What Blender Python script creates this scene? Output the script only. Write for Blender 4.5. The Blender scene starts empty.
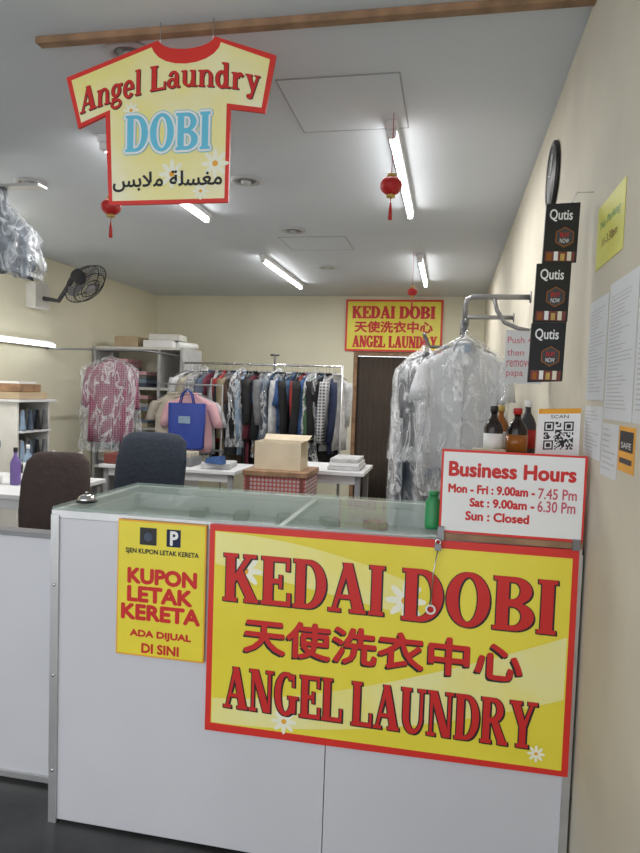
import bpy, math, random
from mathutils import Vector, Matrix, noise
random.seed(7)
C=bpy.context.scene.collection
try:
    bpy.context.scene.view_settings.view_transform='Standard'
except Exception: pass
pi=math.pi
# ---------------------------------------------------------------- materials
def mat(name,col,rough=.6,metal=0,var=.06,scale=8,bump=0,emit=0,alpha=1,trans=0,col2=None,spec=.5,bd=.02):
    m=bpy.data.materials.new(name);m.use_nodes=True;nt=m.node_tree;N=nt.nodes;L=nt.links
    b=N['Principled BSDF'];b.inputs['Roughness'].default_value=rough;b.inputs['Metallic'].default_value=metal
    b.inputs['Specular IOR Level'].default_value=spec
    tc=N.new('ShaderNodeTexCoord');no=N.new('ShaderNodeTexNoise');no.inputs['Scale'].default_value=scale;no.inputs['Detail'].default_value=4
    L.new(tc.outputs['Object'],no.inputs['Vector'])
    rp=N.new('ShaderNodeValToRGB');rp.color_ramp.elements[0].position=.35;rp.color_ramp.elements[1].position=.65
    c2=col2 if col2 else tuple(max(0,c*(1-var*2)) for c in col)
    rp.color_ramp.elements[0].color=(*c2,1);rp.color_ramp.elements[1].color=(*col,1)
    L.new(no.outputs['Fac'],rp.inputs['Fac']);L.new(rp.outputs['Color'],b.inputs['Base Color'])
    if bump:
        bp=N.new('ShaderNodeBump');bp.inputs['Strength'].default_value=bump;bp.inputs['Distance'].default_value=bd
        L.new(no.outputs['Fac'],bp.inputs['Height']);L.new(bp.outputs['Normal'],b.inputs['Normal'])
    if emit:
        b.inputs['Emission Color'].default_value=(*col,1);b.inputs['Emission Strength'].default_value=emit
    b.inputs['Alpha'].default_value=alpha;b.inputs['Transmission Weight'].default_value=trans
    return m
def plasticmat(name,col,a0,a1,scale):
    # thin crinkled film: clear in flat areas, milky and shiny along the creases
    m=mat(name,col,.07,var=.05,scale=scale,bump=1.0,spec=1.0,bd=.06);nt=m.node_tree;N=nt.nodes;L=nt.links;b=N['Principled BSDF']
    tc=N.new('ShaderNodeTexCoord');mp=N.new('ShaderNodeMapping');mp.inputs['Scale'].default_value=(1,1,.35);L.new(tc.outputs['Object'],mp.inputs['Vector'])
    no=N.new('ShaderNodeTexNoise');no.inputs['Scale'].default_value=scale*.9;no.inputs['Detail'].default_value=5;no.inputs['Distortion'].default_value=1.2;L.new(mp.outputs[0],no.inputs['Vector'])
    rp=N.new('ShaderNodeValToRGB');e=rp.color_ramp.elements;e[0].position=.47;e[0].color=(a0,)*3+(1,);e[1].position=.62;e[1].color=(a0,)*3+(1,);k=e.new(.54);k.color=(a1,)*3+(1,)
    L.new(no.outputs['Fac'],rp.inputs['Fac']);L.new(rp.outputs['Color'],b.inputs['Alpha']);return m
def check(name,c1,c2,scale):
    m=mat(name,c1,.7);nt=m.node_tree;N=nt.nodes;L=nt.links;b=N['Principled BSDF']
    tc=N.new('ShaderNodeTexCoord');outs=[]
    for ax in 'XZ':
        w=N.new('ShaderNodeTexWave');w.bands_direction=ax;w.inputs['Scale'].default_value=scale;L.new(tc.outputs['Object'],w.inputs['Vector']);outs.append(w)
    mx=N.new('ShaderNodeMath');mx.operation='MULTIPLY';L.new(outs[0].outputs['Fac'],mx.inputs[0]);L.new(outs[1].outputs['Fac'],mx.inputs[1])
    rp=N.new('ShaderNodeValToRGB');rp.color_ramp.elements[0].color=(*c1,1);rp.color_ramp.elements[1].color=(*c2,1);rp.color_ramp.elements[1].position=.5
    L.new(mx.outputs[0],rp.inputs['Fac']);L.new(rp.outputs['Color'],b.inputs['Base Color']);return m
M={}
def A(n,*a,**k): M[n]=mat(n,*a,**k)
A('cream',(.78,.745,.58),.85,var=.03,scale=2,bump=.05)
A('beige_wall',(.64,.595,.49),.8,var=.05,scale=3,bump=.08)
A('ceil',(.68,.72,.77),.75,var=.02,scale=1.5)
A('ceil_line',(.40,.42,.44),.8)
A('concrete',(.06,.06,.06),.35,var=.25,scale=5,bump=.15)
A('white',(.72,.72,.73),.5,var=.02,scale=3)
A('panel',(.65,.65,.69),.38,var=.03,scale=2)
A('offwhite',(.75,.73,.68),.6)
A('alu',(.62,.62,.62),.35,metal=.7)
A('steel',(.7,.7,.7),.18,metal=1)
A('chrome_dark',(.25,.25,.26),.35,metal=.6)
A('glass',(.55,.74,.67),.03,alpha=.26,var=0,spec=1.0)
A('wood',(.38,.22,.12),.6,var=.2,scale=12)
A('red',(.72,.03,.02),.45,var=.03)
A('redtxt',(.62,.018,.015),.5,var=.02)
A('black',(.012,.012,.013),.45)
A('darkgrey',(.05,.05,.055),.5)
A('grey',(.28,.28,.29),.6)
A('lgrey',(.5,.5,.5),.6)
A('signy',(.86,.75,.07),.4,col2=(.80,.66,.04),scale=2.5)
A('signp',(.88,.84,.38),.4,col2=(.88,.79,.22),scale=4)
A('shirty',(.90,.86,.62),.4,col2=(.88,.79,.24),scale=3.0)
A('petal',(.92,.91,.74),.5,var=.02)
A('orange',(.90,.42,.03),.5)
A('sky',(.14,.55,.75),.45,var=.02)
A('white_p',(.85,.85,.84),.5,var=.01)
A('paper',(.68,.70,.73),.6,var=.02)
A('kuy',(.86,.72,.05),.4,var=.03)
A('noteY',(.70,.68,.12),.6,var=.03)
A('tube',(1,.98,.95),.3,emit=14,var=0)
A('tubel',(.95,1,1),.3,emit=5,var=0)
A('lred',(.50,.015,.015),.5)
A('gold',(.60,.42,.12),.4,metal=.4)
A('brownch',(.05,.032,.028),.8,bump=.3,scale=30)
A('bluech',(.02,.028,.045),.85,bump=.3,scale=40)
A('wineff',(.20,.05,.04),.7)
A('bagblue',(.02,.05,.30),.6)
A('pinkc',(.72,.42,.45),.8)
M['plastic']=plasticmat('plastic',(.93,.95,.97),.12,.62,13)
M['plasticg']=plasticmat('plasticg',(.62,.66,.70),.32,.85,12)
A('whitec',(.66,.67,.70),.85,var=.08,scale=6,bump=.3)
A('carton',(.52,.40,.26),.75)
A('cartonl',(.66,.56,.41),.75)
A('thermos',(.16,.10,.32),.4)
A('green',(.03,.30,.10),.4)
A('soy',(.02,.012,.01),.15)
A('curtain',(.085,.065,.052),.9,var=.06,scale=4)
A('amber',(.35,.12,.02),.2)
A('teal',(.10,.35,.36),.5)
A('pen',(.62,.10,.14),.5)
A('beigebag',(.66,.58,.44),.7)
M['check']=check('check',(.42,.17,.25),(.12,.012,.04),14)
M['pattern']=check('pattern',(.42,.07,.06),(.45,.42,.42),11)
M['stripe']=check('stripe',(.55,.55,.56),(.08,.08,.10),10)
cl={'c_white':(.60,.60,.61),'c_cream':(.52,.47,.38),'c_grey':(.20,.20,.21),'c_navy':(.02,.03,.08),'c_black':(.014,.014,.016),'c_brown':(.10,.06,.045),'c_blue':(.05,.12,.32),'c_slate':(.09,.12,.17),'c_jean':(.06,.11,.20),'c_green':(.08,.16,.08),'c_wine':(.17,.03,.05),'c_lblue':(.28,.38,.50),'c_khaki':(.25,.20,.12),'c_red':(.35,.04,.04)}
for k,v in cl.items(): A(k,v,.85,var=.15,scale=14,bump=.2)
# ---------------------------------------------------------------- mesh builder
EPS=1.2e-5
class Fr:
    def __init__(s,o,ux,uy,n): s.o=Vector(o);s.ux=Vector(ux).normalized();s.uy=Vector(uy).normalized();s.n=Vector(n).normalized()
    def p(s,a,b,c=0): return s.o+s.ux*a+s.uy*b+s.n*c
def front(y): return Fr((0,y,0),(1,0,0),(0,0,1),(0,-1,0))
def rwall(x): return Fr((x,0,0),(0,-1,0),(0,0,1),(-1,0,0))
def circ8(r): return [(r*math.cos(k*pi/4),r*math.sin(k*pi/4)) for k in range(8)]
class MB:
    def __init__(s): s.v=[];s.f=[];s.m=[];s.sm=[];s.mats=[]
    def mi(s,m):
        if m not in s.mats: s.mats.append(m)
        return s.mats.index(m)
    def add(s,vs,fs,m,smooth=False):
        o=len(s.v);s.v+= [tuple(v) for v in vs];i=s.mi(m)
        for f in fs: s.f.append([o+k for k in f]);s.m.append(i);s.sm.append(smooth)
    def box(s,x0,x1,y0,y1,z0,z1,m,rot=0,tilt=0):
        c=Vector(((x0+x1)/2,(y0+y1)/2,(z0+z1)/2));R=Matrix.Rotation(rot,3,'Z')@Matrix.Rotation(tilt,3,'X')
        a,b,h=(x1-x0)/2,(y1-y0)/2,(z1-z0)/2
        e=min(a,b,h)*.18; e=min(e,.006)
        vs=[];fs=[]
        def ring(ax,by,z):
            o=len(vs)
            for sx,sy in ((-1,-1),(1,-1),(1,1),(-1,1)): vs.append(c+R@Vector((sx*ax,sy*by,z)))
            return o
        rs=[ring(a-e,b-e,-h),ring(a,b,-h+e),ring(a,b,h-e),ring(a-e,b-e,h)]
        fs.append([rs[0]+3,rs[0]+2,rs[0]+1,rs[0]])
        for q in range(3):
            for k in range(4): fs.append([rs[q]+k,rs[q]+(k+1)%4,rs[q+1]+(k+1)%4,rs[q+1]+k])
        fs.append([rs[3],rs[3]+1,rs[3]+2,rs[3]+3])
        s.add(vs,fs,m)
    def loft(s,rings,m,cap=True,smooth=True):
        n=len(rings[0]);vs=[p for r in rings for p in r];fs=[]
        for i in range(len(rings)-1):
            for j in range(n): fs.append([i*n+j,i*n+(j+1)%n,(i+1)*n+(j+1)%n,(i+1)*n+j])
        if cap: fs.append(list(range(n))[::-1]);fs.append([(len(rings)-1)*n+j for j in range(n)])
        s.add(vs,fs,m,smooth)
    def tube(s,pts,r,m,n=10,r1=None):
        pts=[Vector(p) for p in pts];rings=[]
        for i,p in enumerate(pts):
            d=(pts[min(i+1,len(pts)-1)]-pts[max(i-1,0)]).normalized()
            a=d.cross(Vector((0,0,1)));
            if a.length<.1: a=d.cross(Vector((0,1,0)))
            a.normalize();b=d.cross(a)
            rr=r if r1 is None else r+(r1-r)*i/(len(pts)-1)
            rings.append([p+a*math.cos(t)*rr+b*math.sin(t)*rr for t in [2*pi*k/n for k in range(n)]])
        s.loft(rings,m)
    def lathe(s,o,prof,m,n=24,axis=(0,0,1)):
        o=Vector(o);ax=Vector(axis).normalized();a=ax.cross(Vector((0,1,0)))
        if a.length<.1: a=ax.cross(Vector((1,0,0)))
        a.normalize();b=ax.cross(a)
        s.loft([[o+ax*z+a*math.cos(t)*r+b*math.sin(t)*r for t in [2*pi*k/n for k in range(n)]] for r,z in prof],m)
    def torus(s,o,R,r,m,axis=(0,0,1),n=28,k=8):
        o=Vector(o);ax=Vector(axis).normalized();a=ax.cross(Vector((0,1,0)))
        if a.length<.1: a=ax.cross(Vector((1,0,0)))
        a.normalize();b=ax.cross(a);vs=[];fs=[]
        for i in range(n):
            t=2*pi*i/n;d=a*math.cos(t)+b*math.sin(t)
            for j in range(k):
                q=2*pi*j/k;vs.append(o+d*(R+r*math.cos(q))+ax*r*math.sin(q))
        for i in range(n):
            for j in range(k): fs.append([i*k+j,((i+1)%n)*k+j,((i+1)%n)*k+(j+1)%k,i*k+(j+1)%k])
        s.add(vs,fs,m,True)
    def poly(s,pts,fr,l,m): s.add([fr.p(a,b,l) for a,b in pts],[list(range(len(pts)))],m)
    def rect(s,x0,x1,z0,z1,fr,l,m): s.poly([(x0,z0),(x1,z0),(x1,z1),(x0,z1)],fr,l,m)
    def prism(s,pts,fr,l0,l1,m):
        n=len(pts);vs=[fr.p(a,b,l0) for a,b in pts]+[fr.p(a,b,l1) for a,b in pts]
        s.add(vs,[list(range(n))[::-1],[n+i for i in range(n)]]+[[i,(i+1)%n,n+(i+1)%n,n+i] for i in range(n)],m)
    def text(s,t,x0,x1,z0,z1,fr,l,m,fat=0,offs=None):
        c=bpy.data.curves.new('t','FONT');c.body=t;c.size=1;c.resolution_u=3
        o=bpy.data.objects.new('t',c);C.objects.link(o);dg=bpy.context.evaluated_depsgraph_get();dg.update()
        me=o.evaluated_get(dg).to_mesh();vs=[v.co.copy() for v in me.vertices];fs=[list(p.vertices) for p in me.polygons]
        bpy.data.objects.remove(o,do_unlink=True);bpy.data.curves.remove(c)
        if not vs: return
        ax=min(v.x for v in vs);bx=max(v.x for v in vs);ay=min(v.y for v in vs);by=max(v.y for v in vs)
        L=offs if offs else ([(0,0)]+(circ8(fat) if fat else []))
        for i,(dx,dz) in enumerate(L):
            s.add([fr.p(x0+(v.x-ax)/(bx-ax)*(x1-x0)+dx,z0+(v.y-ay)/(by-ay)*(z1-z0)+dz,l+i*EPS*2) for v in vs],fs,m)
    def finish(s,name,parent=None):
        me=bpy.data.meshes.new(name);me.from_pydata(s.v,[],s.f)
        for m in s.mats: me.materials.append(M[m])
        me.polygons.foreach_set('material_index',s.m);me.polygons.foreach_set('use_smooth',s.sm);me.update()
        o=bpy.data.objects.new(name,me);C.objects.link(o)
        if parent: o.parent=parent
        return o
# ---------------------------------------------------------------- slab-serif letters
def R(x0,y0,x1,y1): return [[(x0,y0),(x1,y0),(x1,y1),(x0,y1)]]
def ring(cx,cy,rx,ry,ix,iy,a0,a1,icx=None):
    if icx is None: icx=cx
    n=max(6,int(abs(a1-a0)/12));o=[]
    for i in range(n):
        t0=math.radians(a0+(a1-a0)*i/n);t1=math.radians(a0+(a1-a0)*(i+1)/n)
        o.append([(cx+rx*math.cos(t0),cy+ry*math.sin(t0)),(cx+rx*math.cos(t1),cy+ry*math.sin(t1)),(icx+ix*math.cos(t1),cy+iy*math.sin(t1)),(icx+ix*math.cos(t0),cy+iy*math.sin(t0))])
    return [tuple(o)]
stem=R(.07,0,.32,1)+R(0,0,.39,.08)+R(0,.92,.39,1)
G={
'K':(1.0,stem+[[(.27,.34),(.27,.5),(.64,.95),(.80,.95)]]+R(.56,.92,.92,1)+[[(.36,.50),(.54,.66),(.96,.05),(.68,.05)]]+R(.6,0,1.0,.08)),
'E':(.82,stem+R(.07,.90,.78,1)+R(.69,.72,.78,1)+R(.29,.45,.55,.55)+R(.5,.36,.58,.64)+R(.07,0,.82,.10)+R(.73,0,.82,.28)),
'D':(.90,stem+R(.29,.90,.41,1)+R(.29,0,.41,.10)+ring(.4,.5,.50,.5,.24,.40,-90,90)),
'A':(1.0,[[(.10,.05),(.20,.05),(.50,.84),(.42,1)],[(.36,1),(.60,1),(.95,.05),(.66,.05)]]+R(.24,.27,.68,.36)+R(0,0,.32,.08)+R(.57,0,1,.08)),
'I':(.39,stem),
'O':(.94,ring(.47,.5,.47,.52,.21,.42,0,360)),
'B':(.86,stem+ring(.42,.745,.38,.255,.14,.155,-90,90)+ring(.43,.27,.43,.27,.17,.17,-90,90)+R(.29,.90,.43,1)+R(.29,.445,.43,.585)+R(.29,0,.43,.1)),
'N':(.98,R(.10,0,.20,1)+[[(.06,1),(.34,1),(.88,0),(.60,0)]]+R(.78,0,.88,1)+R(0,0,.31,.08)+R(0,.92,.2,1)+R(.68,.92,.98,1)),
'G':(.96,ring(.46,.5,.46,.52,.21,.42,48,325)+R(.62,.06,.86,.45)+R(.54,.39,.96,.47)+R(.72,.68,.80,.98)),
'L':(.8,stem+R(.07,0,.8,.10)+R(.71,0,.8,.32)),
'R':(.98,stem+ring(.42,.73,.39,.27,.15,.165,-90,90)+R(.29,.9,.43,1)+R(.29,.45,.43,.565)+[[(.36,.5),(.62,.5),(.95,.04),(.66,.04)]]+R(.64,0,.99,.08)),
'U':(.94,R(.07,.35,.31,1)+R(0,.92,.38,1)+R(.73,.35,.83,1)+R(.63,.92,.94,1)+ring(.455,.36,.385,.38,.21,.27,180,360,.52)),
'Y':(.97,[[(.05,.95),(.34,.95),(.60,.45),(.36,.45)],[(.74,.95),(.85,.95),(.60,.45),(.48,.5)]]+R(.36,0,.60,.48)+R(0,.92,.42,1)+R(.64,.92,.97,1)+R(.26,0,.70,.08)),
'l':(.34,R(.07,0,.28,1)+R(0,0,.34,.08)+R(0,.92,.2,1)),
'n':(.8,R(.07,0,.27,.66)+ring(.41,.40,.31,.28,.12,.18,0,180)+R(.53,0,.72,.42)+R(0,0,.33,.07)+R(.46,0,.8,.07)+R(0,.59,.2,.66)),
'u':(.8,R(.07,.24,.26,.66)+ring(.37,.27,.31,.28,.12,.18,180,360)+R(.51,0,.70,.66)+R(0,.59,.2,.66)+R(.44,.59,.6,.66)+R(.6,0,.8,.07)),
'a':(.68,R(.40,.05,.60,.48)+ring(.34,.45,.26,.24,.08,.14,0,170)+ring(.27,.20,.27,.21,.10,.11,0,360)+R(.5,0,.68,.08)),
'e':(.66,ring(.32,.33,.33,.36,.13,.24,0,325)+R(.1,.30,.64,.39)),
'd':(.74,ring(.31,.33,.32,.36,.12,.23,0,360)+R(.42,0,.62,1)+R(.32,.92,.5,1)+R(.5,0,.74,.08)),
'g':(.68,ring(.3,.42,.29,.27,.10,.16,0,360)+ring(.31,-.1,.33,.20,.2,.09,0,360)+R(.05,.05,.3,.16)+R(.48,.55,.68,.66)),
'r':(.62,R(.07,0,.27,.66)+R(0,0,.36,.07)+R(0,.59,.2,.66)+ring(.42,.42,.21,.26,.05,.13,30,175)),
'y':(.72,[[(.05,.62),(.28,.62),(.46,.1),(.32,.0)],[(.55,.62),(.66,.62),(.33,-.27),(.19,-.27)]]+ring(.19,-.2,.12,.1,.01,.01,0,360)+R(0,.59,.33,.66)+R(.45,.59,.72,.66)),
' ':(.35,[])}
def serif(mb,t,x0,x1,z0,z1,fr,l,m,shadows=(),fn=None,gap=.07):
    W=sum(G[c][0]+gap for c in t)-gap;k=(x1-x0)/W;h=z1-z0;x=0;P=[]
    for c in t:
        for gi,q in enumerate(G[c][1]):
            for pq in (q if isinstance(q,tuple) else (q,)):
                P.append((gi,[(x0+(x+a)*k,z0+b*h) for a,b in pq]))
        x+=G[c][0]+gap
    lay=l
    for mm,offs in list(shadows)+[(m,[(0,0)])]:
        for dx,dz in offs:
            for gi,q in P:
                pts=[(fn(a,b) if fn else (a,b)) for a,b in q]
                mb.poly([(a+dx,b+dz) for a,b in pts],fr,lay+gi*EPS,mm)
            lay+=10*EPS
def flower(mb,cx,cz,r,fr,l):
    for k in range(8):
        t=2*pi*k/8;ex,ez=math.cos(t),math.sin(t)
        pts=[]
        for j in range(10):
            q=2*pi*j/10;a=r*.55+r*.45*math.cos(q);b=r*.17*math.sin(q);pts.append((cx+ex*a-ez*b,cz+ez*a+ex*b))
        mb.poly(pts,fr,l+k*EPS,'petal')
    mb.poly([(cx+r*.2*math.cos(2*pi*j/12),cz+r*.2*math.sin(2*pi*j/12)) for j in range(12)],fr,l+.0002,'orange')
# ---------------------------------------------------------------- room
XR=.385;XL=-4.0;YB=8.4;CZ=2.69;YF=-.6
def simple(name,*a):
    b=MB();b.box(*a);return b.finish(name)
simple('wall_right',XR,XR+.12,YF,YB,0,CZ,'beige_wall')
simple('wall_left',XL-.12,XL,YF,YB,0,CZ,'cream')
simple('ceiling',XL-.12,XR+.12,YF,YB+.12,CZ,CZ+.1,'ceil')
simple('floor',XL-.12,XR+.12,YF-1.5,YB+.12,-.1,0,'concrete')
DX0,DX1,DZ=-1.25,-.50,1.98
def plainbox(name,x0,x1,y0,y1,z0,z1,m):
    b=MB();b.prism([(x0,z0),(x1,z0),(x1,z1),(x0,z1)],front(y0),0,-(y1-y0),m);return b.finish(name)
plainbox('wall_back',XL-.12,DX0,YB,YB+.12,0,CZ,'cream');plainbox('wall_back',DX1,XR+.12,YB,YB+.12,0,CZ,'cream');plainbox('wall_back',DX0,DX1,YB,YB+.12,DZ,CZ,'cream')
b=MB();b.box(DX0+.002,DX0+.05,YB+.001,YB+.1,0,DZ-.002,'wood');b.box(DX1-.05,DX1-.002,YB+.001,YB+.1,0,DZ-.002,'wood');b.box(DX0+.05,DX1-.05,YB+.001,YB+.1,DZ-.05,DZ-.002,'wood')
rings=[]
for z in (0.02,.6,1.3,1.92):
    top=[];n=40
    for i in range(n+1):
        x=DX0+.05+(DX1-DX0-.1)*i/n;top.append(Vector((x,YB+.05+.018*math.sin(i*1.5+z*.5),z)))
    back=[p+Vector((0,.015,0)) for p in reversed(top)];rings.append(top+back)
b.loft(rings,'curtain');b.finish('door_1')
simple('trim_1',-1.51,XR,2.145,2.185,CZ-.025,CZ-.0005,'wood')
b=MB();b.box(-4,-2.50,2.85,3.25,2.60,CZ-.001,'white');b.finish('trim_2')
def hatch(x0,x1,y0,y1):
    b=MB();w=.006
    b.box(x0,x1,y0,y0+w,CZ-.004,CZ-.0005,'ceil_line');b.box(x0,x1,y1-w,y1,CZ-.004,CZ-.0005,'ceil_line')
    b.box(x0,x0+w,y0,y1,CZ-.004,CZ-.0005,'ceil_line');b.box(x1-w,x1,y0,y1,CZ-.004,CZ-.0005,'ceil_line')
    b.box(x0+w,x1-w,y0+w,y1-w,CZ-.003,CZ-.0005,'ceil');return b.finish('ceiling_hatch')
hatch(-.74,-.24,2.57,3.10);hatch(-1.42,-.87,5.17,5.65)
for x,y in ((-1.22,2.30),(-1.24,3.76),(-1.24,4.95),(-1.25,6.44),(-2.61,3.67)):
    b=MB();b.lathe((x,y,CZ-.001),[(.095,0),(.095,-.008),(.07,-.012),(.06,-.004),(.058,-.001)],'lgrey')
    b.lathe((x,y,CZ-.006),[(.057,0),(.057,-.002),(.01,-.002)],'chrome_dark');b.lathe((x,y,CZ-.008),[(.03,0),(.028,-.014),(.01,-.018)],'lgrey');b.finish('downlight')
def fl(x,y0,y1):
    b=MB();b.box(x-.025,x+.025,y0,y1,CZ-.04,CZ-.001,'white')
    b.tube([(x,y0+.03,CZ-.058),(x,y1-.03,CZ-.058)],.016,'tube',12)
    for yy in (y0+.01,y1-.04): b.box(x-.018,x+.018,yy,yy+.03,CZ-.075,CZ-.04,'white')
    b.finish('fluorescent_light')
    l=bpy.data.lights.new('tube_light','AREA');l.shape='RECTANGLE';l.size=.05;l.size_y=y1-y0;l.energy=19;l.color=(1,.99,.97)
    o=bpy.data.objects.new('tube_light',l);C.objects.link(o);o.location=(x,(y0+y1)/2,CZ-.085)
for a in ((-.31,3.0,4.45),(-.31,5.85,7.25),(-1.74,5.8,7.4),(-1.74,3.0,4.45),(-3.3,3.2,4.4)): fl(*a)  # last fixture (far left) is an added one, put in to brighten the room
b=MB();b.box(-3.99,-3.95,4.3,5.95,1.80,1.86,'white');b.tube([(-3.93,4.32,1.82),(-3.93,5.93,1.82)],.016,'tubel',12);b.finish('wall_tube_light')
# ---------------------------------------------------------------- counter
b=MB();x0,x1,y0,y1=-1.24,.375,1.88,2.45
b.box(x0,-.325,y0,y0+.02,.01,1.02,'panel');b.box(-.322,x1,y0,y0+.02,.01,1.02,'panel')
b.box(x0,x0+.02,y0+.02,y1,.01,1.02,'panel');b.box(x1-.02,x1,y0+.02,y1,.01,1.02,'panel');b.box(x0+.02,x1-.02,y1-.02,y1,.01,1.02,'panel')
b.box(x0+.02,x1-.02,y0+.02,y1-.02,.05,.07,'panel');b.box(x0+.02,x1-.02,y0+.02,y1-.02,.94,.96,'grey')
b.box(x0-.006,x0+.022,y0-.008,y0,.0,1.03,'alu');b.box(x1-.02,x1+.002,y0-.008,y0,.0,1.03,'alu')
b.box(x0-.006,x1,y0-.004,y0+.012,1.02,1.046,'alu');b.box(x0-.006,x1,y1-.012,y1+.01,1.02,1.046,'alu')
b.box(x0-.006,x0+.016,y0+.012,y1-.012,1.02,1.046,'alu');b.box(x1-.022,x1,y0+.012,y1-.012,1.02,1.046,'alu')
b.box(-.50,-.48,y0+.012,y1-.012,1.02,1.042,'alu')
b.box(x0-.004,x1-.002,y0-.004,y1+.006,1.0465,1.056,'glass')
for z in (.18,.5,.8):
    b.lathe((x0+.008,y0-.008,z),[(.006,0),(.005,.003),(.001,.004)],'steel',10,(0,-1,0))
for i,(cx,w,m) in enumerate(((-1.0,.2,'lgrey'),(-.72,.25,'paper'),(-.3,.2,'teal'),(-.05,.12,'paper'))):
    b.box(cx-w/2,cx+w/2,2.05,2.28,.961,.966,m,rot=.1*i)
for i in range(5): b.box(-.95+.17*i,-.90+.17*i,2.30,2.38,.961,.99,['darkgrey','c_brown','c_navy','darkgrey','wineff'][i],rot=.2*i)
b.finish('service_counter')
b=MB();b.box(-2.2,-1.262,2.05,2.08,.012,.905,'panel');b.box(-2.2,-1.258,2.035,2.095,.905,.922,'grey')
b.box(-1.30,-1.262,2.04,2.05,.012,.905,'alu');b.box(-2.2,-1.262,2.04,2.05,.012,.035,'alu')
for x in (-2.15,-1.32): b.tube([(x,2.065,0),(x,2.065,.02)],.012,'grey')
b.finish('counter_gate')
# big sign on counter
F=front(1.862);b=MB()
b.prism([(-.702,.395),(.367,.405),(.365,1.045),(-.70,1.04)],F,-.009,.0,'red')
b.rect(-.683,.349,.421,1.021,F,.0004,'signy')
n=30
def band(f0,f1,xa,xb,m,l):
    up=[(xa+(xb-xa)*i/n,f1(i/n)) for i in range(n+1)];lo=[(xa+(xb-xa)*i/n,f0(i/n)) for i in range(n,-1,-1)]
    b.poly(up+lo,F,l,m)
band(lambda t:.423+.20*t*t,lambda t:.50+.30*t**1.5,-.68,.345,'signp',.0005)
band(lambda t:.92-.10*t,lambda t:1.018-.10*t*t,-.68,-.1,'signp',.0006)
flower(b,-.585,.905,.055,F,.0008);flower(b,-.10,.86,.06,F,.0008);flower(b,-.45,.455,.04,F,.0008);flower(b,.28,.46,.025,F,.0008)
fat=[('black',[(-.0035,0),(0,-.0035),(.0035,0),(.005,-.004),(.003,-.002),(-.003,-.003)])]
T4='redtxt'
serif(b,'KEDAI',-.652,-.163,.809,.957,F,.0012,T4,fat);serif(b,'DOBI',-.110,.314,.804,.957,F,.0012,T4,fat)
serif(b,'ANGEL',-.642,-.274,.476,.607,F,.0012,T4,fat);serif(b,'LAUNDRY',-.245,.277,.473,.607,F,.0012,T4,fat)
b.text("天使洗衣中心",-.581,.230,.655,.761,F,.0012,'black',offs=[(-.005,0),(.004,0),(0,-.005),(0,.003),(-.007,-.006),(-.004,-.003),(.003,-.004)]);b.text("天使洗衣中心",-.581,.230,.658,.764,F,.0018,T4,fat=.0032)
b.finish('laundry_shop_sign')
# coupon poster
F=front(1.866);b=MB();b.prism([(-1.008,.602),(-.712,.602),(-.712,1.034),(-1.006,1.034)],F,-.004,0,'orange')
b.rect(-1.003,-.717,.607,1.029,F,.0004,'kuy')
X=lambda u:-1.005+(u-119)*.00332
Z=lambda v:1.035-(v-521)*.00321
def kt(t,u0,u1,v0,v1,m='redtxt',fat=.0035): b.text(t,X(u0),X(u1),Z(v1),Z(v0),F,.0012,m,fat)
b.rect(X(141),X(158),Z(545),Z(528),F,.0008,'black');b.rect(X(168),X(182),Z(545),Z(528),F,.0008,'c_navy');b.text('P',X(172),X(179),Z(543),Z(530),F,.0012,'white_p',.002)
b.poly([(X(149.5)+.014*math.cos(k*pi/6),Z(537)+.014*math.sin(k*pi/6)) for k in range(12)],F,.0012,'c_slate')
kt('SJEN KUPON LETAK KERETA',127,200,549,555,'black',.0006)
kt('KUPON',130,198,569,583);kt('LETAK',130,194,587,601);kt('KERETA',124,202,605,619);kt('ADA DIJUAL',133,194,630,638,fat=.0016);kt('DI SINI',145,182,643,652,fat=.0016)
b.finish('parking_coupon_poster')
# business hours sign
F=front(1.862);b=MB();b.prism([(-.015,1.068),(.372,1.066),(.374,1.303),(-.015,1.305)],F,-.005,0,'red');b.rect(-.009,.367,1.074,1.298,F,.0004,'white_p')
b.text('Business Hours',.008,.345,1.231,1.270,F,.0008,'redtxt',.0022)
b.text('Mon - Fri : 9.00am -',.008,.24,1.184,1.207,F,.0008,'redtxt',.0014);b.text('7.45 Pm',.25,.350,1.180,1.209,F,.0008,'pen',.0006)
b.text('Sat : 9.00am -',.068,.24,1.147,1.170,F,.0008,'redtxt',.0014);b.text('6.30 Pm',.25,.348,1.144,1.174,F,.0008,'pen',.0006)
b.text('Sun : Closed',.058,.228,1.108,1.132,F,.0008,'redtxt',.0014)
b.box(-.015,.372,1.862,1.870,1.048,1.0655,'wood');b.box(-.018,.0,1.853,1.8615,1.045,1.085,'chrome_dark');b.box(.345,.365,1.853,1.8615,1.045,1.075,'chrome_dark')
b.finish('business_hours_sign')
b=MB();b.box(-.024,-.006,1.840,1.850,1.018,1.038,'chrome_dark');b.torus((-.015,1.845,1.042),.007,.0022,'steel',(0,1,0))
b.tube([(-.015,1.845,1.018),(-.025,1.846,.95),(-.027,1.848,.86)],.0022,'steel');b.torus((-.028,1.848,.846),.012,.003,'white_p',(0,1,0));b.finish('padlock_with_hook')
b=MB();b.lathe((-1.185,1.98,1.0565),[(.034,0),(.035,.005),(.025,.008)],'black');b.lathe((-1.185,1.98,1.063),[(.029,0),(.029,.004),(.023,.014),(.012,.019),(.005,.02)],'steel');b.lathe((-1.185,1.98,1.083),[(.003,0),(.003,.004),(.006,.005),(.005,.009),(.001,.010)],'steel',12);b.finish('service_bell')
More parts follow.
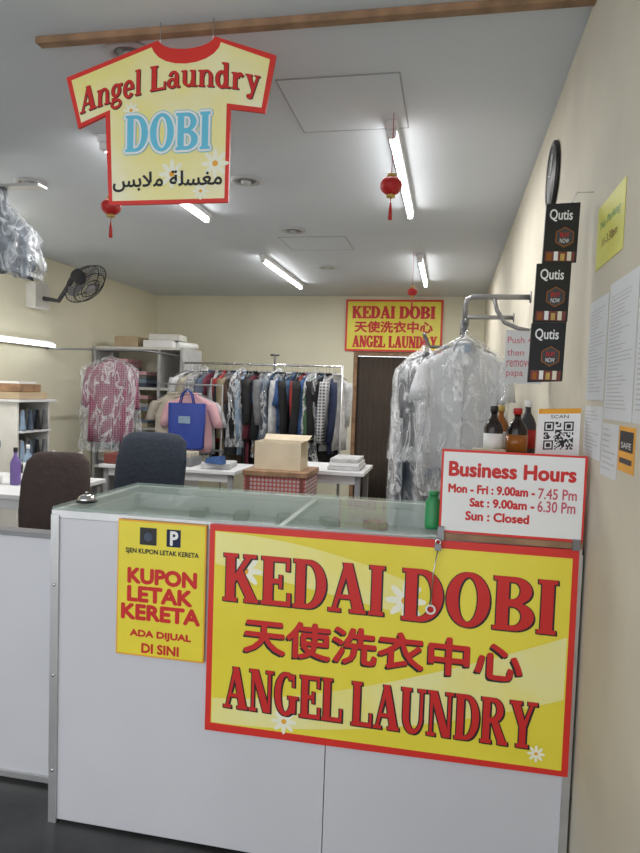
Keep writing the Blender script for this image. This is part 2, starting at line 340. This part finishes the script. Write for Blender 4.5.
# ---------------------------------------------------------------- t-shirt sign
F=front(2.12);b=MB();S=2.12/2.16
def sc(pts): return [(a*S,1.457+(z-1.457)*S) for a,z in pts]
out=[(-1.395,2.545),(-1.345,2.365),(-1.240,2.405),(-1.222,2.092),(-.775,2.092),(-.775,2.405),(-.652,2.385),(-.620,2.572),(-.84,2.650)]
out=sc(out+[(-.94+.10*math.cos(t),2.650-.035*math.sin(t)) for t in [pi*k/10 for k in range(1,10)]]+[(-1.045,2.650)])
b.prism(out,F,-.010,0,'red')
inn=sc([(-1.374,2.534),(-1.334,2.384),(-1.222,2.424),(-1.208,2.106),(-.789,2.106),(-.789,2.424),(-.665,2.403),(-.640,2.560),(-.815,2.628)]+[(-.94+.125*math.cos(t),2.632-.067*math.sin(t)) for t in [pi*k/10 for k in range(1,10)]]+[(-1.068,2.628)])
b.poly(inn,F,.0004,'shirty')
def arc(a,z):
    t=(a+.93)/.40;base=2.572-.062*t*t+(.006 if t<0 else -.016)*t
    return a*S,1.457+(base+z-1.457)*S
shd=[('black',[(.003,-.003),(-.0015,0),(.0015,-.0015)])]
serif(b,'Angel',-1.338,-1.105,-.088,.0,F,.0012,'redtxt',shd,arc);serif(b,'Laundry',-1.070,-.672,-.085,.0,F,.0012,'redtxt',shd,arc)
serif(b,'DOBI',-1.160*S,-.845*S,2.258,2.382,F,.0012,'sky',[('sky',circ8(.010)),('white_p',circ8(.0075))])
ar="\uFEE3\uFED0\uFEB4\uFEE0\uFE94 \uFEE3\uFEFC\uFE91\uFEB2"
b.text(ar[::-1],-1.205*S,-.80*S,2.125,2.190,F,.0018,'black',.0016)
flower(b,-.965,2.18,.05,F,.0008);flower(b,-.81,2.21,.05,F,.0008);flower(b,-.86,2.12,.03,F,.0008);flower(b,-1.12,2.40,.03,F,.0008)
for x in (-1.02,-.83): b.tube([(x,2.126,2.6),(x,2.126,CZ-.0)],.0015,'steel')
b.finish('tshirt_shaped_sign')
# ---------------------------------------------------------------- back sign
F=front(8.37);b=MB();bx0,bx1,bz0,bz1=-1.365,-.13,1.985,2.645
b.prism([(bx0,bz0),(bx1,bz0),(bx1,bz1),(bx0,bz1)],F,-.02,0,'red');b.rect(bx0+.025,bx1-.025,bz0+.025,bz1-.025,F,.002,'signy')
w=bx1-bx0;h=bz1-bz0
def bs(t,a0,a1,c0,c1): serif(b,t,bx0+w*a0,bx0+w*a1,bz1-h*c1,bz1-h*c0,F,.004,'redtxt',[('redtxt',[(.006,0),(-.006,0),(0,.003),(0,-.003)])])
bs('KEDAI',.07,.51,.13,.36);bs('DOBI',.56,.92,.13,.36);bs('ANGEL',.08,.42,.70,.92);bs('LAUNDRY',.46,.95,.70,.92)
b.text("天使洗衣中心",bx0+w*.10,bx0+w*.90,bz1-h*.63,bz1-h*.42,F,.004,'redtxt',.006);b.finish('hanging_shop_sign')
# ---------------------------------------------------------------- lanterns
for x,y,z,r in ((-.295,2.93,2.372,.048),(-1.645,2.93,2.31,.046),(-.36,5.75,2.34,.042)):
    b=MB();b.tube([(x,y,CZ-.001),(x,y,z+r*.9)],.0018,'lred',6)
    n=24;rings=[]
    for k in range(0,11):
        t=pi*(k+.4)/10.8;rr=[]
        for j in range(n): 
            q=2*pi*j/n;g=r*(1+.04*math.cos(q*12))*math.sin(t);rr.append(Vector((x+g*math.cos(q),y+g*math.sin(q),z+r*.85*math.cos(t))))
        rings.append(rr)
    b.loft(rings,'lred');b.lathe((x,y,z+r*.8),[(.02,0),(.02,.012)],'gold',12);b.lathe((x,y,z-r*.8-.012),[(.02,0),(.02,.012)],'gold',12)
    b.tube([(x,y,z-r-.005),(x,y,z-r-.03)],.002,'lred',6);b.lathe((x,y,z-r-.10),[(.009,0),(.008,.04),(.003,.075)],'lred',10);b.finish('red_paper_lantern')
# ---------------------------------------------------------------- garments
def garment(b,c,ang,w,L,m,slv=.42,d=.05,seed=0,cover=None,hook=.09,arm=.10):
    ex=Vector((math.cos(ang),math.sin(ang),0));ey=Vector((-math.sin(ang),math.cos(ang),0));c=Vector(c)
    def rg(hw,dd,z,t,off=0,nn=28,k=1):
        o=[]
        for j in range(nn):
            q=2*pi*j/nn;rip=(.014*t*math.sin(6*q+seed)+.008*t*math.sin(9*q+seed*2))*k
            p=c+ex*(hw*math.cos(q)+off)+ey*(dd*math.sin(q)+rip)+Vector((0,0,z))
            if k>1: p+=(ex*.022+ey*.035)*noise.noise(p*9+Vector((seed,0,0)))+(ex*.008+ey*.014)*noise.noise(p*24)
            o.append(p)
        return o
    h=w/2
    prof=[(.045,.03,0,0),(.06,.04,-.02,0),(h*.55,d*.7,-.045,.1),(h*.85,d*.9,-.075,.2),(h*.97,d,-.11,.3),(h*.95,d,-.2,.6),(h*.93,d*1.05,-L*.5,.8),(h*.96,d*1.15,-L*.8,1),(h*.98,d*1.2,-L,1.1)]
    b.loft([rg(*p) for p in prof],m)
    if slv:
        for s in (-1,1):
            rr=[]
            for t in (0,.15,.4,.7,1):
                o=[];cc=c+ex*s*(h-.05+arm*t**.6)+Vector((0,0,-.085-slv*t))+ey*(.02*math.sin(seed+t*3))
                for j in range(14):
                    q=2*pi*j/14;o.append(cc+ex*(.062-.012*t)*math.cos(q)*(1+.12*math.sin(3*q+seed+4*t))+ey*(.045-.008*t)*math.sin(q))
                rr.append(o)
            b.loft(rr,m)
    b.tube([c+ex*-(h*.8)+Vector((0,0,-.055)),c+Vector((0,0,.012)),c+ex*(h*.8)+Vector((0,0,-.055))],.004,'chrome_dark',6)
    b.tube([c,c+Vector((0,0,hook*.55)),c+ex*.018+Vector((0,0,hook*.8)),c+Vector((0,0,hook)),c-ex*.018+Vector((0,0,hook*.85))],.0022,'steel',6)
    b.torus(c+Vector((0,0,-.006)),.05,.011,m,Vector((0,0,1)),16,6)
    if cover:
        cp=[(.012,.012,.05,0),(.03,.03,.03,.2),(h*.75,d+.02,-.03,.6),(h*1.12,d+.04,-.09,1)]+[(h*1.2,d+.05,-.09-L*k/16,1+k*.075) for k in range(1,17)]
        b.loft([rg(*p,0,64,2) for p in cp],cover,cap=False)
keys=['c_white','c_grey','c_white','c_cream','c_grey','stripe','c_black','c_slate','c_wine','c_white','c_brown','c_black','c_red','c_slate','c_khaki','c_navy','c_grey','c_black','c_brown','c_lblue','c_black','c_brown','c_black','c_wine','c_grey','c_black','c_navy','c_black','c_slate','c_jean','c_blue','c_black','c_white','c_navy','c_lblue','c_jean','c_black','c_red','c_slate','c_blue','c_grey','c_green','c_black','c_jean','stripe','c_black','c_navy','c_white']
b=MB();n=len(keys)
for i,k in enumerate(keys):
    x=-2.70+1.56*i/(n-1)
    garment(b,(x,6.5+random.uniform(-.03,.03),1.63),pi/2+random.uniform(-.65,.25),random.uniform(.36,.52),random.uniform(.66,1.0),k,slv=random.choice((.25,.45,.6)),d=.020,seed=random.random()*9,cover='plastic' if i%12==5 else None,hook=.085,arm=random.uniform(.02,.09))
b.finish('hanging_clothes')
b=MB();b.tube([(-2.78,6.5,1.705),(-1.08,6.5,1.705)],.011,'steel')
for x in (-2.78,-1.08):
    b.tube([(x,6.5,.04),(x,6.5,1.72)],.014,'alu');b.tube([(x,6.25,.03),(x,6.75,.03)],.014,'alu')
b.finish('clothes_rail')
b=MB();pm='chrome_dark';Rr=.014
b.tube([(.383,3.5,1.97),(.09,3.5,1.97),(.065,3.5,1.955),(.06,3.5,1.93),(.06,3.5,1.81)],Rr,pm);b.tube([(.383,4.4,1.97),(.09,4.4,1.97),(.065,4.4,1.955),(.06,4.4,1.93),(.06,4.4,1.81)],Rr,pm)
b.tube([(.06,3.1,1.80),(.06,4.8,1.80)],Rr,pm);b.tube([(.20,3.5,1.97),(.22,3.5,1.90),(.26,3.5,1.84),(.33,3.5,1.81),(.383,3.5,1.80)],.011,pm)
for y in (3.5,4.4): b.lathe((.3845,y,1.97),[(.03,0),(.03,.006)],pm,16,(-1,0,0))
b.tube([(.06,4.78,1.80),(-.16,4.78,1.80),(-.16,3.8,1.80)],.011,pm)
b.finish('garment_pipe_rack')
b=MB()
garment(b,(.06,3.30,1.715),.05,.38,.62,'whitec',.20,.05,1.3,'plastic',arm=.07);garment(b,(.06,3.50,1.71),-.12,.38,.70,'c_lblue',.2,.04,4,'plastic',arm=.05)
garment(b,(.06,3.74,1.71),.1,.40,.8,'c_white',.45,.05,2,'plastic',arm=.04)
b.box(.02,.10,3.236,3.240,1.60,1.64,'paper');b.box(.035,.085,3.230,3.234,1.665,1.70,'c_lblue')
b.torus((.06,3.258,1.685),.050,.005,'lgrey',(0,.85,.5),24,6)
b.tube([(.062,3.243,1.63),(.064,3.238,1.45),(.06,3.236,1.12)],.003,'lgrey',6)
b.finish('wrapped_white_shirts')
b=MB();garment(b,(-.16,3.95,1.70),.9,.34,.55,'c_grey',.3,.04,.3,'plastic',arm=.02);garment(b,(-.16,4.2,1.70),.5,.34,1.0,'c_slate',.2,.04,2.3,'plastic',arm=.02);garment(b,(-.16,4.45,1.70),.6,.36,1.0,'c_cream',.3,.05,3.3,'plastic',arm=.02);b.finish('wrapped_long_garments')
# ---------------------------------------------------------------- right end of the counter
b=MB();b.box(.08,.375,2.0,2.38,1.0565,1.262,'carton');b.box(.10,.36,1.995,2.0,1.09,1.23,'offwhite');b.finish('cardboard_box')
def bottle(name,x,y,z,r,h,m,cap,label=None):
    b=MB();b.lathe((x,y,z),[(r*.9,0),(r,.006),(r,h*.58),(r*.75,h*.68),(r*.35,h*.78),(r*.33,h*.88)],m,20);b.lathe((x,y,z+h*.88),[(r*.42,0),(r*.42,h*.11),(r*.36,h*.12)],cap,16)
    if label: b.lathe((x,y,z+h*.15),[(r*1.02,0),(r*1.02,h*.33)],label,20)
    b.finish(name)
bottle('sauce_bottle',.138,2.10,1.263,.029,.165,'soy','black','white_p')
bottle('dark_bottle',.212,2.13,1.263,.033,.160,'soy','lred','amber')
bottle('pump_bottle',.255,2.24,1.263,.028,.185,'darkgrey','white_p','lred')
bottle('glass_bottle',.170,2.25,1.263,.028,.165,'amber','gold','paper')
b=MB();b.box(.065,.18,2.005,2.055,1.263,1.285,'gold');b.box(.075,.17,2.01,2.05,1.2855,1.298,'beigebag');b.finish('small_gift_boxes')
b=MB();b.lathe((-.035,1.96,1.057),[(.022,0),(.024,.01),(.024,.080),(.015,.092),(.013,.10)],'green',18);b.lathe((-.035,1.96,1.157),[(.015,0),(.015,.012)],'green',14);b.finish('green_bottle')
o=Vector((.250,1.955,1.264));ux=Vector((1,0.05,.05)).normalized();uy=Vector((.04,.22,1)).normalized();F=Fr(o,ux,uy,ux.cross(uy))
b=MB();b.prism([(0,0),(.118,0),(.118,.165),(0,.165)],F,-.006,0,'white_p');b.rect(.0,.118,.150,.165,F,.0005,'orange');b.text('SCAN',.035,.085,.136,.146,F,.0005,'darkgrey');b.rect(.0,.118,.0,.018,F,.0005,'kuy')
q=.082;q0x,q0y=.018,.044;nn=21;cs=q/nn
for i in range(nn):
    for j in range(nn):
        fi=lambda a,c:max(abs(a-3),abs(c-3))
        on=random.random()<.48
        for (ci,cj) in ((0,0),(nn-7,0),(0,nn-7)):
            if -1<=i-ci<=7 and -1<=j-cj<=7:
                dd=fi(i-ci,j-cj);on=dd in(3,0,1)
        if on: b.rect(q0x+i*cs,q0x+(i+1)*cs,q0y+(nn-1-j)*cs,q0y+(nn-j)*cs,F,.0008,'black')
b.box(.275,.335,2.0,2.02,1.2635,1.30,'orange');b.finish('qr_code_stand')
# hanging promo cards
b=MB()
for k,(za,zb,xo) in enumerate(((1.852,2.025,.010),(1.677,1.850,-.006),(1.502,1.675,-.010))):
    F=Fr((0,2.0-.01*k,0),(1,.12,.0),(.02,0,1),(.12,-1,0))
    xa,xb=.204+xo,.302+xo*.9
    b.prism([(xa,za),(xb,za+.006),(xb,zb+.006),(xa,zb)],F,-.008,0,'black')
    b.text('Qutis',xa+.012,xb-.02,zb-.050,zb-.015,F,.0005,'white_p',.0006)
    mx=(xa+xb)/2+.010;mz=za+.078
    b.poly([(mx+.030*math.cos(pi/6+i*pi/3),mz+.030*math.sin(pi/6+i*pi/3)) for i in range(6)],F,.0005,'amber')
    b.poly([(mx+.027*math.cos(pi/6+i*pi/3),mz+.027*math.sin(pi/6+i*pi/3)) for i in range(6)],F,.0007,'darkgrey')
    b.text('BUY',mx-.013,mx+.013,mz,mz+.013,F,.0009,'lred',.0004);b.text('NOW',mx-.013,mx+.013,mz-.017,mz-.004,F,.0009,'white_p')
    b.rect(xa+.006,xb-.006,za+.008,za+.036,F,.0005,'wineff')
    for i,mm in enumerate(('amber','white_p','gold','cream')): b.rect(xa+.012+i*.019,xa+.024+i*.019,za+.010,za+.030+.006*(i%2),F,.0008,mm)
b.tube([(.32,2.04,2.02),(.34,2.04,2.06),(.384,2.04,2.06)],.0015,'steel');b.finish('hanging_promo_cards')
b=MB();cy,cz=2.86,2.368;b.lathe((.384,cy,cz),[(.135,0),(.14,.005),(.14,.014),(.13,.02),(.122,.018),(.12,.012)],'black',40,(-1,0,0));b.lathe((.372,cy,cz),[(.119,0),(.119,.002),(.002,.003)],'darkgrey',40,(-1,0,0));
b.tube([(.366,cy,cz),(.366,cy-.03,cz+.08)],.002,'white_p',6);b.tube([(.366,cy,cz),(.366,cy+.06,cz+.02)],.002,'white_p',6);b.finish('wall_clock')
# notes on right wall
F=rwall(.3845)
def paper(name,ya,yb,za,zb,m,lines=0,tm='grey',sk=0,extra=None):
    b=MB();b.prism([(-ya,za),(-yb,za+sk),(-yb,zb+sk),(-ya,zb)],F,0,.0012,m)
    W=ya-yb;H_=zb-za
    for i in range(lines):
        z=zb-H_*(.10+.84*i/lines);wd=random.uniform(.35,.84)*W
        b.rect(-ya+W*.07,-ya+W*.07+wd,z-H_*.20/lines,z,F,.0016,tm)
    if extra: extra(b)
    return b.finish(name)
def ynote(b):
    b.text('No Parking',-1.91,-1.70,1.91,1.94,F,.0018,'green');b.text('11-3.30pm',-1.88,-1.72,1.86,1.89,F,.0018,'wineff')
paper('yellow_wall_note',1.955,1.66,1.815,1.985,'noteY',0,extra=ynote)
paper('notice_sheet',1.985,1.77,1.30,1.44,'paper',12,'lgrey');paper('notice_sheet',1.985,1.77,1.455,1.73,'paper',24,'lgrey')
paper('notice_sheet',1.755,1.50,1.41,1.745,'paper',30,'lgrey');paper('notice_sheet',1.49,1.25,1.41,1.74,'paper',26,'lgrey');paper('notice_sheet',1.76,1.60,1.27,1.40,'paper',8,'lgrey')
def sk(b):
    b.rect(-1.58,-1.47,1.345,1.39,F,.0016,'black');b.text('SAFE',-1.565,-1.485,1.352,1.365,F,.002,'white_p')
    b.rect(-1.575,-1.475,1.318,1.33,F,.0016,'black')
paper('yellow_safety_sticker',1.59,1.46,1.30,1.40,'orange',0,extra=sk)
F2=front(2.75);b=MB();b.prism([(.210,1.512),(.357,1.512),(.361,1.722),(.213,1.728)],F2,-.002,0,'paper')
for t,za in (('Push 4',1.675),('then',1.625),('remove',1.580),('papa',1.535)): b.text(t,.220,.315 if len(t)>4 else .285,za,za+.026,F2,.0005,'pen')
b.tube([(.30,2.752,1.72),(.33,2.76,1.78),(.384,2.76,1.78)],.002,'steel',6);b.finish('handwritten_note')
# ---------------------------------------------------------------- wall fan
b=MB();b.box(-4.0,-3.90,5.58,5.80,2.16,2.40,'offwhite');b.tube([(-3.90,5.7,2.26),(-3.75,5.72,2.24),(-3.62,5.72,2.42),(-3.58,5.72,2.50)],.022,'darkgrey')
nrm=Vector((.74,-.08,-.66)).normalized();c=Vector((-3.46,5.72,2.40))
b.lathe(c-nrm*.18,[(.03,0),(.06,.02),(.07,.11),(.04,.14)],'darkgrey',20,nrm)
a=nrm.cross(Vector((0,1,0))).normalized();e=nrm.cross(a)
for s,rr in ((-.05,.18),(.0,.225),(.05,.17),(.065,.10)): b.torus(c+nrm*s,rr,.005,'darkgrey',nrm,36,6)
for k in range(36):
    t=2*pi*k/36;d=a*math.cos(t)+e*math.sin(t)
    b.tube([c+nrm*.07+d*.04,c+nrm*.05+d*.17,c+d*.225,c-nrm*.05+d*.18,c-nrm*.07+d*.05],.0020,'darkgrey',5)
b.lathe(c+nrm*.065,[(.05,0),(.05,.012),(.01,.015)],'grey',20,nrm)
for k in range(3):
    t=2*pi*k/3;d=a*math.cos(t)+e*math.sin(t);g=a*math.cos(t+.9)+e*math.sin(t+.9)
    b.add([c+d*.03,c+d*.19-nrm*.02,c+(d+g)*.11,c+g*.16+nrm*.02,c+g*.05],[[0,1,2,3,4]],'grey')
b.finish('wall_fan')
# hanging clear plastic bundles upper left
b=MB();b.box(-3.98,-2.2,3.16,3.24,2.50,2.515,'alu')
for x in (-3.8,-2.55): b.tube([(x,3.2,2.51),(x,3.2,2.605)],.008,'steel')
for i,(cx,hw,zb) in enumerate(((-2.46,.24,2.06),(-2.82,.22,2.03),(-3.17,.2,2.08),(-3.52,.2,2.1))):
    def blob(sc_,mt):
        rr=[]
        for k in range(25):
            t=k/24;o=[];w2=hw*sc_*(.42+.62*min(1,t*1.9))*(1 if t<.9 else .93)
            for j in range(72):
                q=2*pi*j/72;sx=math.copysign(abs(math.cos(q))**.7,math.cos(q));p=Vector((cx+w2*sx-.08*(1-t),3.2+.15*sc_*(.4+.6*min(1,t*2))*math.sin(q),2.485-(2.485-zb)*t*(.96+.04*sc_)-.05*math.cos(q)*t))
                nn_=noise.noise_vector(p*8+Vector((i*5,0,0)))*.04+noise.noise_vector(p*20)*.022
                o.append(p+nn_)
            rr.append(o)
        b.loft(rr,mt,smooth=True)
    blob(.78,['c_slate','c_grey','c_white','c_grey'][i]);blob(1.02,'plasticg');b.tube([(cx-.08,3.2,2.50),(cx-.08,3.2,2.44)],.004,'steel',6)
b.finish('plastic_wrapped_bundles')
# ---------------------------------------------------------------- shelving back left
b=MB();sx0,sx1,sy0,sy1=-3.98,-2.90,6.75,7.3
b.box(sx0,sx0+.03,sy0,sy1,0,1.88,'lgrey');b.box(sx1-.03,sx1,sy0,sy1,0,1.88,'lgrey');b.box(-3.2,-3.17,sy0,sy1,0.03,1.85,'lgrey')
for z in (.04,.5,.95,1.40,1.85): b.box(sx0+.03,sx1-.03,sy0,sy1,z,z+.03,'offwhite')
b.box(sx0+.03,sx1-.03,sy1-.02,sy1,.07,1.85,'cream')
for z in (.53,.98,1.43):
    x=-3.93
    while x<-3.05:
        w=random.uniform(.14,.22);hh=random.uniform(.14,.36)
        if not(x<-3.17<x+w+.02 or x<-3.2<x+w+.02) and x+w<-2.94:
            nl=int(hh/.045)+1
            for q in range(nl): b.box(x,x+w,sy0+.04,sy0+.4,z+.002+q*.045,z+.044+q*.045,random.choice(['c_white','c_cream','pinkc','c_lblue','c_grey','beigebag','c_khaki','c_slate']))
        x+=w+.02
b.finish('storage_shelf')
b=MB();b.box(-3.40,-3.05,6.8,7.15,1.882,1.96,'white_p');b.box(-3.35,-3.0,6.82,7.1,1.962,2.03,'offwhite',rot=.1);b.box(-3.75,-3.47,6.8,7.1,1.882,2.0,'carton')
b.tube([(-3.02,6.9,1.92),(-2.93,7.2,1.92)],.036,'white_p',16);b.finish('stacked_boxes')
b=MB();garment(b,(-3.28,5.9,1.70),.08,.48,.82,'check',.40,.07,2,'plastic',hook=.1,arm=.06);b.finish('plaid_shirt')
b=MB();b.tube([(-3.99,5.9,1.79),(-2.95,5.9,1.79)],.01,'chrome_dark');b.tube([(-2.95,5.9,1.79),(-2.95,6.745,1.79)],.01,'chrome_dark');b.finish('garment_hanging_bar')
b=MB();garment(b,(-2.50,6.06,1.39),.1,.44,.58,'pinkc',.25,.04,3,hook=.09);garment(b,(-2.50,6.16,1.39),-.05,.46,.6,'c_white',.25,.04,5,hook=.09);garment(b,(-2.72,6.10,1.39),.2,.36,.6,'c_cream',.2,.04,5,hook=.09)
b.tube([(-2.88,6.10,1.475),(-2.2,6.10,1.475)],.008,'grey');b.tube([(-2.2,6.10,0),(-2.2,6.10,1.48)],.008,'grey');b.tube([(-2.88,6.10,0),(-2.88,6.10,1.48)],.008,'grey');b.finish('hanging_pink_shirt')
b=MB();rr=[];ty=5.92;tx=-2.49
for z,w,d in ((.85,.160,.05),(.87,.17,.055),(1.1,.18,.05),(1.29,.188,.025),(1.295,.186,.022)):
    rr.append([Vector((tx+w*max(-1,min(1,1.25*math.cos(q)))*1.0,ty+d*math.sin(q)+.006*math.sin(6*q),z)) for q in [2*pi*j/28 for j in range(28)]])
b.loft(rr,'bagblue')
for y in (ty-.02,ty+.02): b.tube([(tx-.07,y,1.29),(tx-.05,y,1.38),(tx,ty,1.43),(tx+.05,y,1.38),(tx+.07,y,1.29)],.007,'bagblue',8)
b.rect(tx-.06,tx+.06,1.10,1.17,front(ty-.055),.005,'c_lblue')
b.tube([(tx,ty,1.43),(tx,ty,1.49),(tx,6.095,1.49)],.004,'grey',6)
b.finish('blue_tote_bag')
# ---------------------------------------------------------------- tables
def table(name,x0,x1,y0,y1,z,m='white',leg='grey'):
    b=MB();b.box(x0,x1,y0,y1,z-.03,z,m);b.box(x0+.04,x1-.04,y0+.04,y0+.06,z-.1,z-.03,m)
    for x in (x0+.05,x1-.05):
        for y in (y0+.05,y1-.05): b.box(x-.02,x+.02,y-.02,y+.02,0,z-.03,leg)
    return b.finish(name)
table('ironing_table',-3.0,-1.75,5.2,5.8,.75)
table('work_desk',-3.95,-2.45,3.5,4.35,.76)
table('packing_table',-1.45,-.62,4.9,5.5,.84)
b=MB();b.box(-2.75,-2.5,5.3,5.6,.752,.79,'c_lblue');b.box(-2.1,-1.85,5.3,5.6,.752,.80,'c_white',rot=.1);b.box(-2.98,-2.8,5.25,5.5,.752,.84,'wineff');b.box(-2.42,-2.2,5.35,5.6,.752,.83,'c_grey');b.box(-2.40,-2.22,5.37,5.58,.8305,.87,'c_cream');b.finish('folded_linen')
# steam iron on the ironing table
b=MB();ix,iy,iz=-1.95,5.28,.802
b.add([(ix-.10,iy,iz),(ix+.08,iy-.05,iz),(ix+.08,iy+.05,iz),(ix-.08,iy,iz+.05),(ix+.07,iy-.035,iz+.07),(ix+.07,iy+.035,iz+.07)],[[0,2,1],[0,1,4,3],[0,3,5,2],[1,2,5,4],[3,4,5]],'c_blue')
b.tube([(ix-.05,iy,iz+.055),(ix-.04,iy,iz+.11),(ix+.06,iy,iz+.11),(ix+.065,iy,iz+.07)],.011,'darkgrey');b.finish('steam_iron')
b=MB();b.box(-1.41,-.96,4.4,4.8,.03,.84,'pattern');b.box(-1.42,-.95,4.39,4.81,.842,.88,'wood')
for x in (-1.38,-.99):
    b.box(x-.012,x+.012,4.392,4.3995,.05,.84,'wineff')
    for y in (4.45,4.75): b.lathe((x,y,0),[(.02,0),(.02,.03)],'black',12)
b.finish('patterned_laundry_trolley')
b=MB();cx0,cx1,cy0,cy1,cz0,cz1=-1.36,-1.02,4.48,4.72,.881,1.08
b.box(cx0,cx1,cy0,cy0+.008,cz0,cz1,'cartonl');b.box(cx0,cx1,cy1-.008,cy1,cz0,cz1,'cartonl');b.box(cx0,cx0+.008,cy0+.008,cy1-.008,cz0,cz1,'cartonl');b.box(cx1-.008,cx1,cy0+.008,cy1-.008,cz0,cz1,'cartonl');b.box(cx0+.008,cx1-.008,cy0+.008,cy1-.008,cz0,cz0+.008,'cartonl')
b.add([(cx0,cy1,cz1),(cx1,cy1,cz1),(cx1+.01,cy1+.09,cz1+.035),(cx0-.01,cy1+.09,cz1+.035)],[[0,1,2,3]],'cartonl')
b.add([(cx1,cy0,cz1),(cx1,cy1,cz1),(cx1+.06,cy1,cz1+.03),(cx1+.06,cy0,cz1+.03)],[[0,1,2,3]],'cartonl')
b.add([(cx0,cy0,cz1),(cx0,cy1,cz1),(cx0-.03,cy1,cz1-.08),(cx0-.03,cy0,cz1-.08)],[[0,1,2,3]],'cartonl')
b.box(cx0+.03,cx1-.03,cy0+.03,cy1-.03,cz0+.01,cz1-.02,'c_white');b.finish('open_cardboard_carton')
b=MB()
for i in range(3): b.box(-.92+.01*i,-.66-.01*i,5.0,5.35,.842+i*.03,.870+i*.03,['c_white','white','c_white'][i])
b.finish('folded_laundry_pile')
# ---------------------------------------------------------------- chairs
def chair(name,x,y,top,m,w=.40,ang=0,lean=.12):
    b=MB();Rz=Matrix.Rotation(ang,3,'Z');o=Vector((x,y,0))
    def T(a,c,z): return o+Rz@Vector((a,c,z))
    def rr_(hw,cy,z,d,n=24):
        r=[]
        for j in range(n):
            q=2*pi*j/n;cx=math.copysign(abs(math.cos(q))**.5,math.cos(q));sy=math.copysign(abs(math.sin(q))**.7,math.sin(q))
            r.append(T(hw*cx,cy+d*sy,z))
        return r
    zb=.60;H_=top-zb
    b.loft([rr_(w*.30,.20,zb,.02),rr_(w*.44,.20,zb+.04,.035),rr_(w*.5,.21+lean*.3,zb+H_*.4,.045),rr_(w*.5,.21+lean*.6,zb+H_*.7,.045),rr_(w*.46,.21+lean*.9,top-.05,.04),rr_(w*.36,.21+lean,top-.01,.028),rr_(w*.25,.21+lean,top,.012)],m)
    b.loft([rr_(w*.46,0,.44,.19),rr_(w*.52,0,.46,.215),rr_(w*.52,0,.49,.215),rr_(w*.44,0,.515,.18)],m)
    b.tube([T(0,.05,.43),T(0,.24,.44),T(0,.27,.55),T(0,.25,.72)],.02,'black');b.tube([T(0,0,.09),T(0,0,.44)],.028,'black')
    for s in (-1,1): b.tube([T(s*w*.5,-.12,.47),T(s*w*.64,-.1,.5),T(s*w*.64,-.08,.66),T(s*w*.64,.12,.68),T(s*w*.5,.16,.50)],.014,'black')
    for k in range(5):
        t=2*pi*k/5;b.tube([T(0,0,.10),T(.28*math.cos(t),.28*math.sin(t),.07)],.02,'black',8,.013);b.lathe(T(.28*math.cos(t),.28*math.sin(t)-.012,.028),[(.02,0),(.028,.005),(.028,.02),(.02,.024)],'darkgrey',14,(0,1,0))
    return b.finish(name)
chair('office_chair',-1.88,2.72,1.095,'brownch',.34,.3,.12)
chair('office_chair',-1.82,3.45,1.165,'bluech',.48,-.1,.10)
# ---------------------------------------------------------------- left desk stuff
bottle('purple_thermos',-2.83,3.85,.761,.034,.25,'thermos','black')
bottle('spray_bottle',-2.68,4.05,.761,.03,.22,'white_p','lgrey')
bottle('starch_bottle',-2.95,4.15,.761,.032,.24,'c_lblue','white_p','paper')
bottle('detergent_bottle',-2.58,4.22,.761,.035,.20,'darkgrey','lgrey','white_p')
b=MB();b.box(-3.99,-3.45,4.75,5.25,1.28,1.30,'white');b.box(-3.99,-3.97,4.75,5.25,.8,1.28,'white')
for y in (4.78,5.2): b.box(-3.99,-3.5,y,y+.02,.0,1.28,'offwhite')
for z in (.76,1.02): b.box(-3.97,-3.47,4.80,5.2,z,z+.02,'white')
for z in (.782,1.042):
    for i in range(6):
        for j in range(4):
            b.lathe((-3.92+i*.085,4.84+j*.10,z),[(.033,0),(.028,.02),(.014,.16),(.014,.17)],['c_white','white_p','c_black','c_lblue','beigebag','c_grey','c_slate'][(i*2+j*3)%7],14)
b.finish('thread_cone_shelf')
b=MB();b.box(-3.95,-3.50,4.80,5.18,1.302,1.36,'carton');b.box(-3.9,-3.52,4.84,5.12,1.362,1.43,'wood');b.box(-3.85,-3.55,4.86,5.1,1.432,1.45,'white_p');b.finish('wooden_trays')
b=MB();mx,my=-3.15,3.8
b.box(mx-.2,mx+.2,my-.08,my+.08,.762,.81,'white_p');b.box(mx+.12,mx+.19,my-.05,my+.05,.81,1.03,'white_p');b.box(mx-.19,mx+.19,my-.05,my+.05,1.0,1.09,'white_p');b.box(mx-.19,mx-.11,my-.045,my+.045,.91,1.0,'white_p')
b.tube([(mx-.15,my,.91),(mx-.15,my,.82)],.005,'steel');b.lathe((mx+.19,my,1.03),[(.05,0),(.05,.02),(.02,.025)],'grey',20,(1,0,0));b.tube([(mx+.05,my,1.09),(mx+.05,my,1.15)],.003,'steel');b.lathe((mx+.05,my,1.092),[(.02,0),(.015,.05)],'bagblue',14);b.finish('sewing_machine')
b=MB();b.tube([(-1.95,7.1,.0),(-1.95,7.1,1.84)],.011,'darkgrey');b.tube([(-2.0,7.1,1.84),(-1.9,7.1,1.84)],.011,'darkgrey');b.lathe((-1.95,7.1,0),[(.12,0),(.12,.015),(.02,.02)],'darkgrey');b.finish('garment_hook_stand')
# ---------------------------------------------------------------- light + camera
w=bpy.data.worlds.new('w');bpy.context.scene.world=w;w.use_nodes=True;bg=w.node_tree.nodes['Background'];bg.inputs[0].default_value=(.94,.97,1,1);bg.inputs[1].default_value=2.0
cam=bpy.data.cameras.new('camera');co=bpy.data.objects.new('camera',cam);C.objects.link(co);co.location=(0,0,1.457)
co.rotation_euler=(math.radians(86.846),math.radians(-1.897),math.radians(11.305))
cam.sensor_fit='VERTICAL';cam.sensor_height=24;cam.lens=650/853*24;cam.clip_start=.02
bpy.context.scene.camera=co
